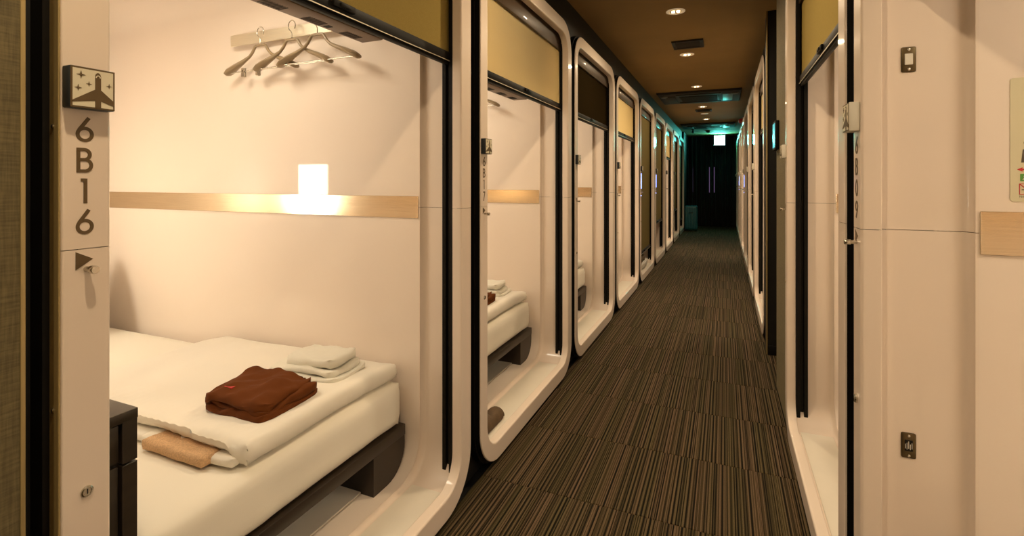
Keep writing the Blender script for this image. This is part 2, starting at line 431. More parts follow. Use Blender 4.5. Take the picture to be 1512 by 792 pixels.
def glyph(ch, cu, cz, h):
    """geometric sans numerals, height h, centred"""
    mb = MB(); w_ = .13 * h; y0, y1 = -.0007, .0004; b = cz - h / 2
    def P(pts): return [(cu + x * h, b + z * h) for x, z in pts]
    if ch == '6':
        ribbon(mb, P(ring_pts(0, .31, .245, .245, 0, 2 * PI, 28)[:-1]), w_, y0, y1, True); ribbon(mb, P([(-.20, .47), (.14, .985)]), w_, y0 - .0001, y1)
    elif ch == '9':
        ribbon(mb, P(ring_pts(0, .69, .245, .245, 0, 2 * PI, 28)[:-1]), w_, y0, y1, True); ribbon(mb, P([(.20, .53), (-.14, .015)]), w_, y0 - .0001, y1)
    elif ch == '0':
        ribbon(mb, P(ring_pts(0, .5, .225, .435, 0, 2 * PI, 32)[:-1]), w_, y0, y1, True)
    elif ch == '1':
        ribbon(mb, P([(.02, 0), (.02, 1)]), w_, y0, y1); ribbon(mb, P([(.02, .94), (-.14, .94)]), w_, y0 - .0001, y1)
    elif ch == '7':
        ribbon(mb, P([(-.22, .94), (.23, .94)]), w_, y0, y1); ribbon(mb, P([(.19, .96), (-.12, .0)]), w_, y0 - .0001, y1)
    elif ch == 'B':
        ribbon(mb, P([(-.22, 0), (-.22, 1)]), w_, y0, y1)
        ribbon(mb, P([(-.22, .065), (.0, .065)] + ring_pts(.0, .295, .22, .23, -PI / 2, PI / 2, 14) + [(-.22, .525)]), w_, y0 - .0001, y1)
        ribbon(mb, P([(-.22, .525), (-.02, .525)] + ring_pts(-.02, .73, .19, .205, -PI / 2, PI / 2, 14) + [(-.22, .935)]), w_, y0 - .0002, y1)
    return mb
# name plate: box proud of the left post, cream face, aeroplane and stars
PU0, PU1, PZ0, PZ1, PT = .001, .0635, 1.404, 1.470, .022
def plate_mb():
    return MB().bbox(PU0, PU1, -PT, 0, PZ0, PZ1, .0025)
def pface_mb():
    return MB().prism([(PU0 + .0035, PZ0 + .0035), (PU1 - .0035, PZ0 + .0035), (PU1 - .0035, PZ1 - .0035), (PU0 + .0035, PZ1 - .0035)], -PT - .0006, -PT + .001)
def emblem_mb():
    mb = MB(); y0, y1 = -PT - .0012, -PT; w_ = PU1 - PU0; h_ = PZ1 - PZ0
    def Q(x, z): return (PU0 + x * w_, PZ0 + z * h_)
    c = .60
    body = [Q(c - .065, .04), Q(c + .065, .04), Q(c + .065, .22), Q(.965, .13), Q(.965, .25), Q(c + .065, .50), Q(c + .065, .80)]
    body += [Q(c + .065 * math.cos(a), .80 + .10 * math.sin(a)) for a in [PI * i / 8 for i in range(1, 8)]]
    body += [Q(c - .065, .80), Q(c - .065, .50), Q(.045, .17), Q(.045, .12), Q(c - .065, .20)]
    # split in convex pieces
    mb.prism([Q(c - .065, .04), Q(c + .065, .04), Q(c + .065, .80)] + [Q(c + .065 * math.cos(PI * i / 8), .80 + .10 * math.sin(PI * i / 8)) for i in range(1, 8)] + [Q(c - .065, .80)], y0, y1)
    mb.prism([Q(c + .06, .215), Q(.962, .12), Q(.962, .235), Q(c + .06, .49)], y0, y1)
    mb.prism([Q(c - .06, .215), Q(.045, .135), Q(.045, .175), Q(c - .06, .49)][::-1], y0, y1)
    for sx, sz, r in ((.23, .80, .10), (.40, .60, .066), (.17, .485, .08), (.85, .61, .066)):
        pts = []
        for i in range(8):
            a = PI / 4 * i; q = r if i % 2 == 0 else r * .27
            pts.append(Q(sx + q * math.cos(a), sz + q * math.sin(a)))
        cc = Q(sx, sz)
        for i in range(0, 8, 2):
            mb.prism([cc, pts[i - 1], pts[i], pts[i + 1]], y0, y1)
    return mb
def cockpit_mb():
    mb = MB(); w_ = PU1 - PU0; h_ = PZ1 - PZ0
    ribbon(mb, [(PU0 + (.60 + .045 * math.cos(a)) * w_, PZ0 + (.775 + .055 * math.sin(a)) * h_) for a in [PI * i / 8 for i in range(9)]], .0014, -PT - .0016, -PT - .001)
    return mb
def tri_mb(): return MB().prism([(.019, 1.147), (.019, 1.176), (.043, 1.1625)], -.0007, .0004)
def knob_mb():
    return MB().lathe([(.0045, .001), (.0045, -.012), (.0062, -.013), (.0066, -.014), (.0066, -.024), (.0058, -.0255)], (.034, 0, 1.147), 'y', 18)
def lock_mb():
    return MB().lathe([(.0085, .001), (.0085, -.003), (.0070, -.0042), (.0055, -.0042), (.0052, -.0028), (.0015, -.0028)], (.034, 0, .787), 'y', 20)
def keyslot_mb(): return MB().box(.0333, .0347, -.0034, -.002, .783, .791)
def rail_mb(side):
    mb = MB()
    u0 = .046 if side == 'l' else PW - .046; s = 1 if side == 'l' else -1
    def bx(a, b, v0, v1):
        x0, x1 = sorted((u0 + s * a, u0 + s * b)); mb.bbox(x0, x1, v0, v1, .098, 2.20, .0015, 1)
    bx(0, .036, .0405, .058); bx(0, .018, .058, .074); bx(0, .031, .074, .091)
    return mb
BV = .066
def blind_mb(zb): return MB().box(.058, PW - .058, BV - .0008, BV + .0008, zb + .05, 2.165)
def bar_mb(zb):
    mb = MB(); mb.bbox(.062, PW - .062, BV - .013, BV + .014, zb + .012, zb + .050, .004); mb.bbox(.062, PW - .062, BV - .008, BV + .009, zb, zb + .012, .002)
    return mb
def barlip_mb(zb): return MB().box(.064, PW - .064, BV - .0145, BV - .0125, zb + .0115, zb + .0145)
def latch_mb(zb):
    return MB().bbox(PW / 2 - .045, PW / 2 + .045, BV - .022, BV - .012, zb + .026, zb + .046, .003).bbox(PW / 2 - .02, PW / 2 + .02, BV - .026, BV - .02, zb + .030, zb + .041, .002)
def housing_mb(): return MB().bbox(.07, PW - .07, .05, .135, 2.155, 2.268, .006)
def band_mb(side):
    z0, z1 = 1.135, 1.226
    if side == 'r': return MB().bbox(PN[1] - .0045, PN[1] + .001, .209, VD, z0, z1, .0012, 1)
    return MB().bbox(PN[0] - .001, PN[0] + .0045, .209, VD, z0, z1, .0012, 1)
def backband_mb(): return MB().bbox(PN[0] + .004, PN[1] - .004, VD - .0045, VD + .001, 1.135, 1.226, .0012, 1)
def floorpanel_mb(): return MB().bbox(PN[0] + .06, PN[1] - .06, .313, VD - .05, PN[2], PN[2] + .007, .003)
def lampframe_mb(): return MB().bbox(PN[0] + .0046, PN[0] + .03, 1.815, 2.125, 1.03, 1.405, .006)
def lamp_mb(): return MB().bbox(PN[0] + .03, PN[0] + .042, 1.825, 2.115, 1.04, 1.395, .005)
HB0, HB1, HZ0, HZ1 = .60, 1.275, 1.946, 2.0
def hbar_mb(): return MB().bbox(PN[1] - .034, PN[1] - .026, HB0, HB1, HZ0, HZ1, .0015, 1)
def hbarfoot_mb(vv): return MB().bbox(PN[1] - .028, PN[1] + .001, vv - .006, vv + .006, HZ0 + .01, HZ1 - .01, .002, 1)
def strike_mb(zc): return MB().bbox(SH[0] - .001, SH[0] + .0035, .080, .107, zc - .028, zc + .028, .003)
def strikeface_mb(zc): return MB().bbox(SH[0] + .003, SH[0] + .0048, .086, .101, zc - .012, zc + .013, .001, 1)
def screw_mb(u, v, z): return MB().lathe([(.0035, 0), (.0035, -.001), (.0028, -.0016)], (u, v, z), 'x', 12)

class Pod: pass
PODS = []
def make_pod(side, idx, number, blind, lit, label, dense=True, rails='lr', plain=False):
    """side L/R; blind = height of the blind's lower edge above the floor"""
    p = Pod(); p.side = side; p.idx = idx; p.lit = lit
    if side == 'L': loc, rz = (XL, Y0 + idx * PITCH, 0), PI / 2
    else: loc, rz = (XR, idx, 0), -PI / 2
    p.loc, p.rz = loc, rz
    e = thing('sleeping_pod', label, 'sleeping pod', loc, rz, 'sleeping pods along the corridor'); p.e = e
    cpart('fu', 'upper_frame', lambda: frame_mb('up'), M['pink'], e, 50)
    cpart('fl', 'lower_frame', lambda: frame_mb('lo'), M['pink'], e, 50)
    cpart('su', 'upper_jamb', lambda: shell_mb('up'), M['pink'], e, 50)
    cpart('sl', 'lower_jamb', lambda: shell_mb('lo'), M['pink'], e, 50)
    cpart('in', 'inner_shell', inner_mb, M['inner'], e, 50)
    cpart('sr', 'surround_panel', surround_mb, M['black'], e, 0)
    cpart('li', 'frame_lining', lining_mb, M['rail'], e, 50)
    cpart('fp', 'floor_panel', floorpanel_mb, M['sill'], e)
    sp = cpart('sp', 'sill', lambda: MB().bbox(SH[0] + .035, SH[1] - .035, .049, .183, SH[2] - .001, SH[2] + .0025, .0012, 1), M['sill'], e)
    cpart('b_r', 'metal_band', lambda: band_mb('r'), M['band'], e, 35, 'brushed gold metal band on the side wall')
    cpart('b_l', 'metal_band', lambda: band_mb('l'), M['band'], e, 35, 'brushed gold metal band on the side wall')
    for s in rails: cpart('rail' + s, 'guide_rail', lambda: rail_mb(s), M['rail'], e, 35, 'black blind guide rail')
    cpart('hs', 'blind_housing', housing_mb, M['blindbox'], e)
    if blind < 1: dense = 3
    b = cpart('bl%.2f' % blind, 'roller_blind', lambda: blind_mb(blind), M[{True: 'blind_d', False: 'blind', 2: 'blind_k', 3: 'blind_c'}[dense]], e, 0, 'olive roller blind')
    br = cpart('br%.2f' % blind, 'bottom_bar', lambda: bar_mb(blind), M['rail'], b)
    cpart('bp%.2f' % blind, 'edge_strip', lambda: barlip_mb(blind), M['brushed'], b)
    cpart('la%.2f' % blind, 'latch', lambda: latch_mb(blind), M['rail'], b)
    # name plate, number, arrow, knob, lock on the left post
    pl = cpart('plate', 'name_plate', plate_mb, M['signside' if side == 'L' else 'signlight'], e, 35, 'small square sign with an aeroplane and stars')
    cpart('pborder', 'plate_border', lambda: MB().prism([(PU0 + .001, PZ0 + .001), (PU1 - .001, PZ0 + .001), (PU1 - .001, PZ1 - .001), (PU0 + .001, PZ1 - .001)], -PT - .0003, -PT + .001), M['print_'], pl, 0)
    cpart('pface', 'plate_face', pface_mb, M['cream'], pl, 0)
    cpart('emb', 'aeroplane_emblem', emblem_mb, M['print_'], pl, 0)
    cpart('cock', 'cockpit_window', cockpit_mb, M['cream'], pl, 0)
    if number:
        for i, ch in enumerate(number):
            cpart('g%s%d' % (ch, i), 'numeral', lambda: glyph(ch, .0315, (1.3725, 1.323, 1.2735, 1.2235)[i], .040), M['print_'], e, 0)
    cpart('tri', 'arrow_mark', tri_mb, M['print_'], e, 0)
    cpart('knob', 'knob', knob_mb, M['chrome'], e)
    lk = cpart('lock', 'key_lock', lock_mb, M['chrome'], e)
    cpart('slot', 'key_slot', keyslot_mb, M['rubber'], lk, 0)
    lf = cpart('lampf', 'wall_lamp', lampframe_mb, M['brushed'], e)
    cpart('lampd' + str(lit), 'lamp_diffuser', lamp_mb, M['lamp' if lit else 'lampoff'], lf)
    cl_ = cpart('clr', 'added_fill_lamp', lambda: MB().lathe([(.235, .001), (.235, -.012), (.225, -.018), (.215, -.014)], (.66, .92, PN[3]), 'z', 24, True, True), M['trimcream'], e)  # made-up fixture out of view, added as soft fill for the pod
    if lit:
        ld = bpy.data.lights.get('pod_fill_beam') or bpy.data.lights.new('pod_fill_beam', 'AREA')
        ld.shape = 'DISK'; ld.size = .42; ld.energy = POD_W; ld.color = PODC
        link('fill_beam', ld, cl_, (.66, .92, PN[3] - .020))
    hb = cpart('hbar', 'hanger_bar', hbar_mb, M['brushed'], e, 35, 'brushed metal clothes bar')
    for vv in (HB0 + .03, HB1 - .03): cpart('hbf%.2f' % vv, 'bracket', lambda: hbarfoot_mb(vv), M['brushed'], hb)
    PODS.append(p); return p
def W(p, u, v, z):
    return (p.loc[0] - v, p.loc[1] + u, z) if p.side == 'L' else (p.loc[0] + v, p.loc[1] - u, z)
def inpod(p, name, label, cat, u, v, z, rot=0., group=None):
    return thing(name, label, cat, W(p, u, v, z), p.rz + rot, group)

ZBL = 1.752
Lp = [
    make_pod('L', 0, '6B16', ZBL, True, 'nearest left sleeping pod, numbered 6B16, with the bed in full view'),
    make_pod('L', 1, '6B17', ZBL, True, 'left sleeping pod numbered 6B17, second from the front', dense=False),
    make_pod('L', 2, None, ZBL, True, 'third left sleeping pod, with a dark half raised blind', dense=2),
    make_pod('L', 3, None, ZBL, True, 'fourth left sleeping pod, with a pale blind and green glint on its bar', dense=False),
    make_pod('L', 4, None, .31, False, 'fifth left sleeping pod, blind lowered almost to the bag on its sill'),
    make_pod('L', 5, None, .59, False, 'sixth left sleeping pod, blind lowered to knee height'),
    make_pod('L', 6, None, 1.70, True, 'seventh left sleeping pod, lit and open far along the corridor', dense=False),
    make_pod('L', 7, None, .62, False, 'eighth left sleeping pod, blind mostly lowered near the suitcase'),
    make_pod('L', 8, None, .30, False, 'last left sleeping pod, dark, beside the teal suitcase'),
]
RY = [1.413, 2.876] + [5.785 + PITCH * k for k in range(7)]
Rp = [
    make_pod('R', RY[0], '6B09', ZBL, True, 'nearest right sleeping pod, numbered 6B09, its plain inner wall facing the camera', rails='r'),
    make_pod('R', RY[1], None, ZBL, True, 'second right sleeping pod, between pod 6B09 and the olive pillar'),
    make_pod('R', RY[2], None, ZBL, True, 'bright right sleeping pod just past the black side passage', dense=False),
    make_pod('R', RY[3], None, ZBL, True, 'second right sleeping pod past the side passage, brightly lit', dense=False),
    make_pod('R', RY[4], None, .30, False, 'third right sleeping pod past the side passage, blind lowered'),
    make_pod('R', RY[5], None, ZBL, True, 'lit right sleeping pod by the red alarm lamp', dense=False),
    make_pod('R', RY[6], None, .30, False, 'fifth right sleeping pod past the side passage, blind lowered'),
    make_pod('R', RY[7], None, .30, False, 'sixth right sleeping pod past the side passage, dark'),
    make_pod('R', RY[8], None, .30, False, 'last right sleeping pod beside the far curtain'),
]
# extras on single pods
e0 = Lp[0].e
part('side_trim', MB().bbox(-.003, -.0002, .0005, .030, ZB + .15, ZT - .15, .0008, 1), M['bronze'], e0, label='bronze metal edge strip with screws')
for z in (1.375, .93): part('screw', screw_mb(-.003, .016, z), M['chrome'], e0)
e9 = Rp[0].e
for zc in (1.56, .70):
    so = part('strike_plate', strike_mb(zc), M['brass'], e9, label='small dark metal strike plate')
    part('plate_insert', strikeface_mb(zc), M['white' if zc > 1 else 'rail'], so)
    if zc < 1:
        for q in range(5): part('scratch_mark', MB().box(SH[0] + .0047, SH[0] + .0052, .0865 + .003 * q, .0875 + .003 * q, zc - .006 - .002 * (q % 2), zc + .004 + .003 * (q % 3)), M['white'], so, 0)
    for dz in (-.022, .022): part('screw', MB().lathe([(.003, 0), (.003, .0012), (.002, .0016)], (SH[0] + .003, .0935, zc + dz), 'x', 10), M['chrome'], so)
part('catch', MB().bbox(.03, .04, -.006, .001, .775, .789, .0015), M['chrome'], e9)
# glowing blue strips standing in for reflections on closed pods
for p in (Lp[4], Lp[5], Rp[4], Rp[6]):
    cpart('blue', 'glint_strip', lambda: MB().bbox(.060, .064, -.003, .002, 1.19, 1.38, .001, 1).bbox(.030, .040, -.006, .001, 1.10, 1.11, .002, 1), M['blue'], p.e, 35, 'small blue glowing strip in place of a reflection')

# ------------------------------------------------------------------ furniture and bedding (pod space, thing origin at given point)
def bed_base_mb():
    mb = MB().bbox(-.505, .505, -.003, 2.03, .145, .189, .003); return mb
def pedestal_mb(s):
    pts = []; r = .115; x1 = .5; x0 = .305
    pts = [(s * x0, 0), (s * (x1 - r), 0)] + [(s * (x1 - r + r * math.sin(a)), r - r * math.cos(a)) for a in [PI / 2 * i / 8 for i in range(1, 9)]] + [(s * x1, .146), (s * x0, .146)]
    return MB().prism(pts, -.002, .55)
def mattress_mb():
    return MB().slab(0, 1.012, .278, 1.0, 2.02, .18, .045, (30, 44, 8), .004, 5., 3.)
def skirt_mb():
    # sheet tucked round the foot: fine hem line
    mb = MB(); pts = []
    for i in range(41):
        x = -.49 + .98 * i / 40; pts.append((x, -.006 - .003 * math.sin(i * 1.9) - .002 * math.sin(i * .7), .196 + .004 * math.sin(i * .9)))
    mb.tube(pts, .008, 6); return mb
def make_bed(p, label):
    b = inpod(p, 'bed', label, 'bed', .763, .255, PN[2], 0, 'pod beds')
    cpart('bb', 'bed_base', bed_base_mb, M['base'], b)
    cpart('ped1', 'pedestal', lambda: pedestal_mb(1), M['base'], b)
    cpart('ped2', 'pedestal', lambda: pedestal_mb(-1), M['base'], b)
    cpart('matt', 'mattress', mattress_mb, M['sheet'], b, 60, 'mattress in a fitted cream sheet')
    return b
MT = PN[2] + .368      # top of mattress
where = ['in pod 6B16', 'in pod 6B17', 'in the third left pod', 'in the fourth left pod']
for i, p in enumerate(Lp):
    if i < 4: make_bed(p, 'white bed on a dark base ' + where[i])
make_bed(Rp[0], 'white bed on a dark base in pod 6B09'); make_bed(Rp[1], 'white bed on a dark base in the second right pod')

# folded duvet: upper fold with pleated open edge, lower fold, rolled at the foot
def duvet_top_mb():
    def sag(x, y, z):
        t = .005 * math.sin(x * 7 + 1.3) + .004 * math.sin(y * 9 + x * 3)
        if z < 0: t = 0
        e = max(0., min(1., (-.20 - x) / .12))          # open, pleated end
        if z < .012: t += .030 * e * min(1, max(0, (y + .47) / .05))
        t += e * .0016 * math.sin(y * 190 + 5 * math.sin(y * 13) + x * 40)
        f = max(0., (x - .20) / .16)                     # thinner toward the far end
        if z > 0: t -= .012 * f * f
        return t
    return MB().slab(0, .50, .036, .72, 1.01, .072, .034, (60, 110, 6), .006, 4.5, 9., sag=sag, rxy=.035)
def duvet_low_mb():
    def sag(x, y, z): return .003 * math.sin(y * 24) * (1 if x < 0 else 0)
    return MB().slab(-.20, .49, .0150, .36, .93, .028, .0135, (24, 60, 4), .0025, 9., 4., sag=sag, rxy=.03)
def make_duvet(p, label):
    d = inpod(p, 'duvet', label, 'duvet', .908, .285, MT + .004, 0, 'folded duvets')
    cpart('dt', 'upper_fold', duvet_top_mb, M['duvet'], d, 80); cpart('dl', 'lower_fold', duvet_low_mb, M['duvet'], d, 80)
    return d
for i in (0, 1, 2): make_duvet(Lp[i], 'folded white duvet on the bed ' + where[i])
DT = MT + .073
p1 = Lp[0]
bl_ = inpod(p1, 'blanket', 'tan fleece blanket corner poking out from under the folded duvet', 'blanket', .545, .53, MT)
part('fleece', MB().slab(0, 0, .021, .09, .27, .032, .015, (14, 26, 5), .004, 16., 2.), M['tan'], bl_, 80)
part('binding', MB().slab(.012, .150, .02, .075, .05, .028, .013, (10, 8, 4), .002, 20., 5.), M['sheet'], bl_, 80)

def pajama_mb(k):
    def sag(x, y, z):
        t = .005 * math.sin(x * 34 + y * 16 + 1 + k) + .005 * math.sin(y * 40 - x * 22 + 2 * k) + .003 * math.sin(y * 75 + x * 50)
        t *= 1. if z > 0 else .15
        return t - (.012 if k else .004) * max(0, -x / .12) - (.008 * max(0, (abs(y) - .08) / .06) if k == 2 else 0)
    if k == 0: return MB().slab(0, 0, .014, .245, .285, .024, .0115, (44, 48, 5), .005, 15., 3., sag=sag, rxy=.04)
    if k == 1: return MB().slab(.004, -.004, .035, .236, .276, .022, .0105, (44, 48, 5), .006, 14., 5., rot=-.06, sag=sag, rxy=.045)
    return MB().slab(-.006, .006, .057, .230, .276, .030, .0145, (48, 52, 6), .009, 11., 8., rot=.07, sag=sag, rxy=.05)
def pj_roll_mb():
    mb = MB(); n = 16
    return mb.tube([(.118, -.125 + .25 * i / n, .050 + .004 * math.sin(i * .8)) for i in range(n + 1)], [.010 + .002 * math.sin(i * 1.3) for i in range(n + 1)], 8)
def make_pajamas(p, label, red=True):
    t = inpod(p, 'folded_pajamas', label, 'pajamas', .772, .475, DT, 0, 'folded brown pajamas')
    cpart('pj0', 'lower_garment', lambda: pajama_mb(0), M['pajama'], t, 80); cpart('pj1', 'middle_garment', lambda: pajama_mb(1), M['pajama'], t, 80); cpart('pj2', 'upper_garment', lambda: pajama_mb(2), M['pajama'], t, 80)
    if red: part('label_patch', MB().slab(-.080, .055, .0705, .016, .034, .008, .002, (4, 6, 2), 0), M['red'], t, 60, 'small red printed patch')
    return t
make_pajamas(Lp[0], 'folded brown pajamas on the duvet in pod 6B16'); make_pajamas(Lp[1], 'folded brown pajamas on the duvet in pod 6B17', False)
def towel_mb(k):
    def sag(x, y, z): return .005 * math.sin(y * 20 + 2 * k) + .004 * math.sin(x * 30 + y * 8) - .010 * max(0, (y - .02) / .15)
    if k == 0: return MB().slab(0, 0, .013, .20, .34, .022, .0105, (26, 40, 5), .005, 14., 1., sag=sag, rxy=.035)
    if k == 1: return MB().slab(.006, .008, .033, .188, .31, .022, .0105, (26, 40, 5), .006, 13., 4., sag=sag, rot=-.03, rxy=.04)
    return MB().slab(.014, -.015, .060, .155, .24, .034, .0165, (24, 34, 6), .008, 11., 6., rot=-.10, sag=sag, rxy=.04)
def make_towels(p, label):
    t = inpod(p, 'folded_towel', 'folded white bath towel ' + label, 'towel', 1.045, .512, DT, .06, 'folded white bath towels'); cpart('tw0', 'towel_fold', lambda: towel_mb(0), M['towel'], t, 80); cpart('tw1', 'towel_fold', lambda: towel_mb(1), M['towel'], t, 80)
    h = inpod(p, 'folded_hand_towel', 'small white towel folded on top of the bath towel ' + label, 'towel', 1.045, .512, DT + .0005, .06, 'folded white hand towels'); cpart('tw2', 'towel_fold', lambda: towel_mb(2), M['towel'], h, 80)
make_towels(Lp[0], 'in pod 6B16'); make_towels(Lp[1], 'in pod 6B17')
def pillow_mb():
    def sag(x, y, z): return 0
    mb = MB().slab(0, 0, 0, .62, .42, .15, .07, (28, 22, 6), .008, 5., 2., rxy=.09)
    # pinch toward the seams
    out = []
    for x, y, z in mb.v:
        k = max(.25, (1 - (abs(x) / .31) ** 4) * (1 - (abs(y) / .21) ** 4)) ** .5
        y2, z2 = y, z * k
        a = 1.25; out.append((x, y2 * math.cos(a) - z2 * math.sin(a), y2 * math.sin(a) + z2 * math.cos(a) + .225))
    mb.v = out; return mb
pw = inpod(p1, 'pillow', 'white pillow leaning on the head wall of the bed in pod 6B16', 'pillow', .84, 2.13, MT)
part('pillow_case', pillow_mb(), M['sheet'], pw, 80)

# bedside cabinet between near wall and bed
cb = inpod(p1, 'bedside_cabinet', 'black wooden bedside cabinet behind the 6B16 post', 'cabinet', .158, .25, PN[2] - .002)
part('body', MB().box(-.094, .094, .02, .42, .0, .66), M['wood'], cb)
part('top', MB().bbox(-.096, .096, -.003, .425, .66, .683, .002), M['wood'], cb)
part('side_stile', MB().bbox(.066, .096, .0, .02, .0, .565, .001, 1), M['wood'], cb)
part('side_stile', MB().bbox(.066, .096, .0, .02, .569, .66, .001, 1), M['wood'], cb)
dr = part('drawer', MB().bbox(-.09, .062, .006, .02, .575, .655, .002), M['wood'], cb); part('handle', MB().bbox(-.05, .02, -.004, .008, .61, .62, .002), M['rail'], dr)
part('door', MB().bbox(-.09, .062, .008, .02, .02, .565, .002), M['wood'], cb)

# televisions hung above the entrance, back to the corridor
def tv_body_mb(): return MB().bbox(-.37, .37, 0, .10, 0, .43, .008)
def tv_lip_mb(): return MB().bbox(-.365, .365, -.012, .012, .004, .05, .005)
def tv_slot_mb(x): 
    mb = MB()
    for i in range(9): mb.box(x + i * .009, x + i * .009 + .004, .045, .085, -.0008, .001)
    return mb
for p, lb in ((Lp[0], 'in pod 6B16'), (Lp[1], 'in pod 6B17'), (Rp[1], 'in the second right pod')):
    t = inpod(p, 'television', 'dark flat television hung above the entrance ' + lb, 'television', .69, .20, 1.805, 0, 'pod televisions')
    cpart('tvb', 'tv_body', tv_body_mb, M['tv'], t); cpart('tvs', 'screen', lambda: MB().bbox(-.355, .355, .099, .103, .03, .415, .001, 1), M['screen'], t)
    for x in (-.28, -.10, .06, .23): cpart('tvv%.2f' % x, 'vent_slots', lambda: tv_slot_mb(x), M['tvslot'], t, 0)
    for x in (-.17, .15): cpart('tvf%.2f' % x, 'stand_socket', lambda: MB().box(x, x + .02, .055, .08, -.001, .001), M['tvslot'], t, 0)
    cpart('tvarm', 'wall_bracket', lambda: MB().bbox(-.06, .06, .02, .08, .42, .441, .003), M['rail'], t)

# clothes hangers on the bar: origin at hook top, arms along v
def hanger_arm(s):
    pts = [(0, 0, -.074), (0, s * .026, -.0745), (0, s * .034, -.078), (0, s * .052, -.104), (0, s * .072, -.122), (0, s * .11, -.140), (0, s * .16, -.160), (0, s * .20, -.178), (0, s * .222, -.191), (0, s * .227, -.196)]
    return MB().tube(pts, [.0065, .0065, .0065, .0065, .007, .009, .012, .0135, .011, .006], 8, [1, 1, 1, 1, 1, 1.3, 1.7, 2., 1.9, 1.6])
def hanger_hook():
    pts = [(0, 0, -.072), (0, 0, -.046)] + [(0, .021 * math.sin(a), -.012 - .024 * math.cos(a)) for a in [.30 + (2 * PI - 1.2) * i / 16 for i in range(17)]]
    return MB().tube(pts, .0023, 6)
def hanger_bar_mb(): return MB().tube([(0, -.215, -.188), (0, .215, -.188)], .0028, 8)
def clip_mb(y): return MB().bbox(-.008, -.004, y - .009, y + .009, -.215, -.172, .0015, 1).bbox(.004, .008, y - .009, y + .009, -.215, -.172, .0015, 1).cyl((-.008, y, -.186), (.008, y, -.186), .004, n=8)
def make_hanger(p, u, v, label, clips):
    h = inpod(p, 'clothes_hanger', label, 'hanger', u, v, HZ1 - .002, 0, 'clothes hangers on the pod bars')
    cpart('ha1', 'arm', lambda: hanger_arm(1), M['hanger'], h, 60); cpart('ha2', 'arm', lambda: hanger_arm(-1), M['hanger'], h, 60)
    cpart('hh', 'hook', hanger_hook, M['chrome'], h, 60); cpart('hb', 'trouser_bar', hanger_bar_mb, M['chrome'], h, 60)
    for y in clips: cpart('hc%.2f' % y, 'clip', lambda: clip_mb(y), M['chrome'], h)
HU = PN[1] - .056
make_hanger(p1, HU, 1.045, 'hanger with metal clips, leftmost on the bar in pod 6B16', (.11, .015))
make_hanger(p1, HU - .012, .835, 'middle of the three hangers on the bar in pod 6B16', ())
make_hanger(p1, HU - .028, .67, 'rightmost of the three hangers on the bar in pod 6B16', ())
make_hanger(Lp[1], HU, .90, 'hanger in pod 6B17, farther from the opening', ()); make_hanger(Lp[1], HU - .02, .70, 'hanger in pod 6B17, nearer the opening', ())

# slippers and bags on the sills
def slipper_mb():
    mb = MB().slab(0, 0, .010, .085, .25, .016, .007, (12, 22, 3), .0015, 20., 1., rxy=.040); return mb
def strap_mb():
    lp = []
    for k_ in range(7):
        y = -.105 + .02 * k_; hgt = .026 + .020 * math.sin(PI * (k_ + 2) / 9)
        lp.append([(.043 * math.cos(a), y, .012 + hgt * math.sin(a)) for a in [PI * i / 10 for i in range(11)]])
    return MB().loft(lp, False)
def slippers(p, u, v, lab, grp, rot=0.):
    for i, du in enumerate((0, .095)):
        s = inpod(p, 'slipper', lab[i], 'slipper', u + du, v, SH[2] + .0025, rot, grp)
        cpart('sls', 'sole', slipper_mb, M['slipper'], s, 60); cpart('slst', 'strap', strap_mb, M['slipper'], s, 60)
slippers(Lp[1], .21, .115, ('brown slipper on the sill of pod 6B17, nearer the post', 'brown slipper on the sill of pod 6B17, farther from the post'), 'slippers on the pod sills', PI / 2)
for q, (p, u) in enumerate(((Lp[2], .12), (Lp[8], .5))):
    s = inpod(p, 'slipper', ('dark slipper tip on the sill of the third left pod', 'pale slipper on the sill beside the teal suitcase')[q], 'slipper', u, .115, SH[2] + .0025, PI / 2, 'slippers on the pod sills')
    cpart('sls', 'sole', slipper_mb, M['slipper'], s, 60); cpart('slst', 'strap', strap_mb, M['slipper'], s, 60)
p5 = Lp[4]
b5 = inpod(p5, 'plastic_bag', 'crumpled white plastic bag on the sill of the fifth left pod', 'bag', .80, .108, SH[2] + .0025)
part('bag_sheet', MB().slab(0, 0, .058, .50, .12, .10, .045, (30, 14, 10), .016, 13., 3., rxy=.05), M['plastic'], b5, 60)
s5 = inpod(p5, 'shoe_bundle', 'dark brown bundle of shoes on top of the white plastic bag', 'shoes', .66, .108, SH[2] + .105)
part('upper', MB().slab(0, 0, .042, .36, .10, .075, .036, (22, 12, 8), .018, 14., 7., rxy=.045), M['slipper'], s5, 60)
d5 = inpod(p5, 'slipper', 'black slipper on the near end of the fifth left pod sill', 'slipper', .24, .115, SH[2] + .0025, PI / 2, 'slippers on the pod sills')
part('sole', slipper_mb(), M['rubber'], d5, 60); part('strap', strap_mb(), M['rubber'], d5, 60)

# ------------------------------------------------------------------ evacuation notice in pod 6B09 (flat sheet on the inner wall)
ev = inpod(Rp[0], 'evacuation_notice', 'pale evacuation notice on the wall above the metal band in pod 6B09', 'notice', PN[0], .257, 1.247)
def epoly(pts, d):  # pts in (v,z) from the sheet's lower left corner, lying on the wall, facing +u
    mb = MB(); n = len(pts)
    mb.v = [(0.0002, a, b) for a, b in pts] + [(d, a, b) for a, b in pts]
    mb.f = [tuple(range(n)), tuple(range(n, 2 * n))[::-1]] + [(i, (i + 1) % n, n + (i + 1) % n, n + i) for i in range(n)]
    return mb
part('sheet', epoly([(0, .004), (.004, 0), (.176, 0), (.18, .004), (.18, .25), (.176, .254), (.004, .254), (0, .25)], .0012), M['paper'], ev, 0)
part('floor_plan', epoly([(.017, .080), (.165, .080), (.165, .107), (.0195, .107)], .0016), M['greyprint'], ev, 0)
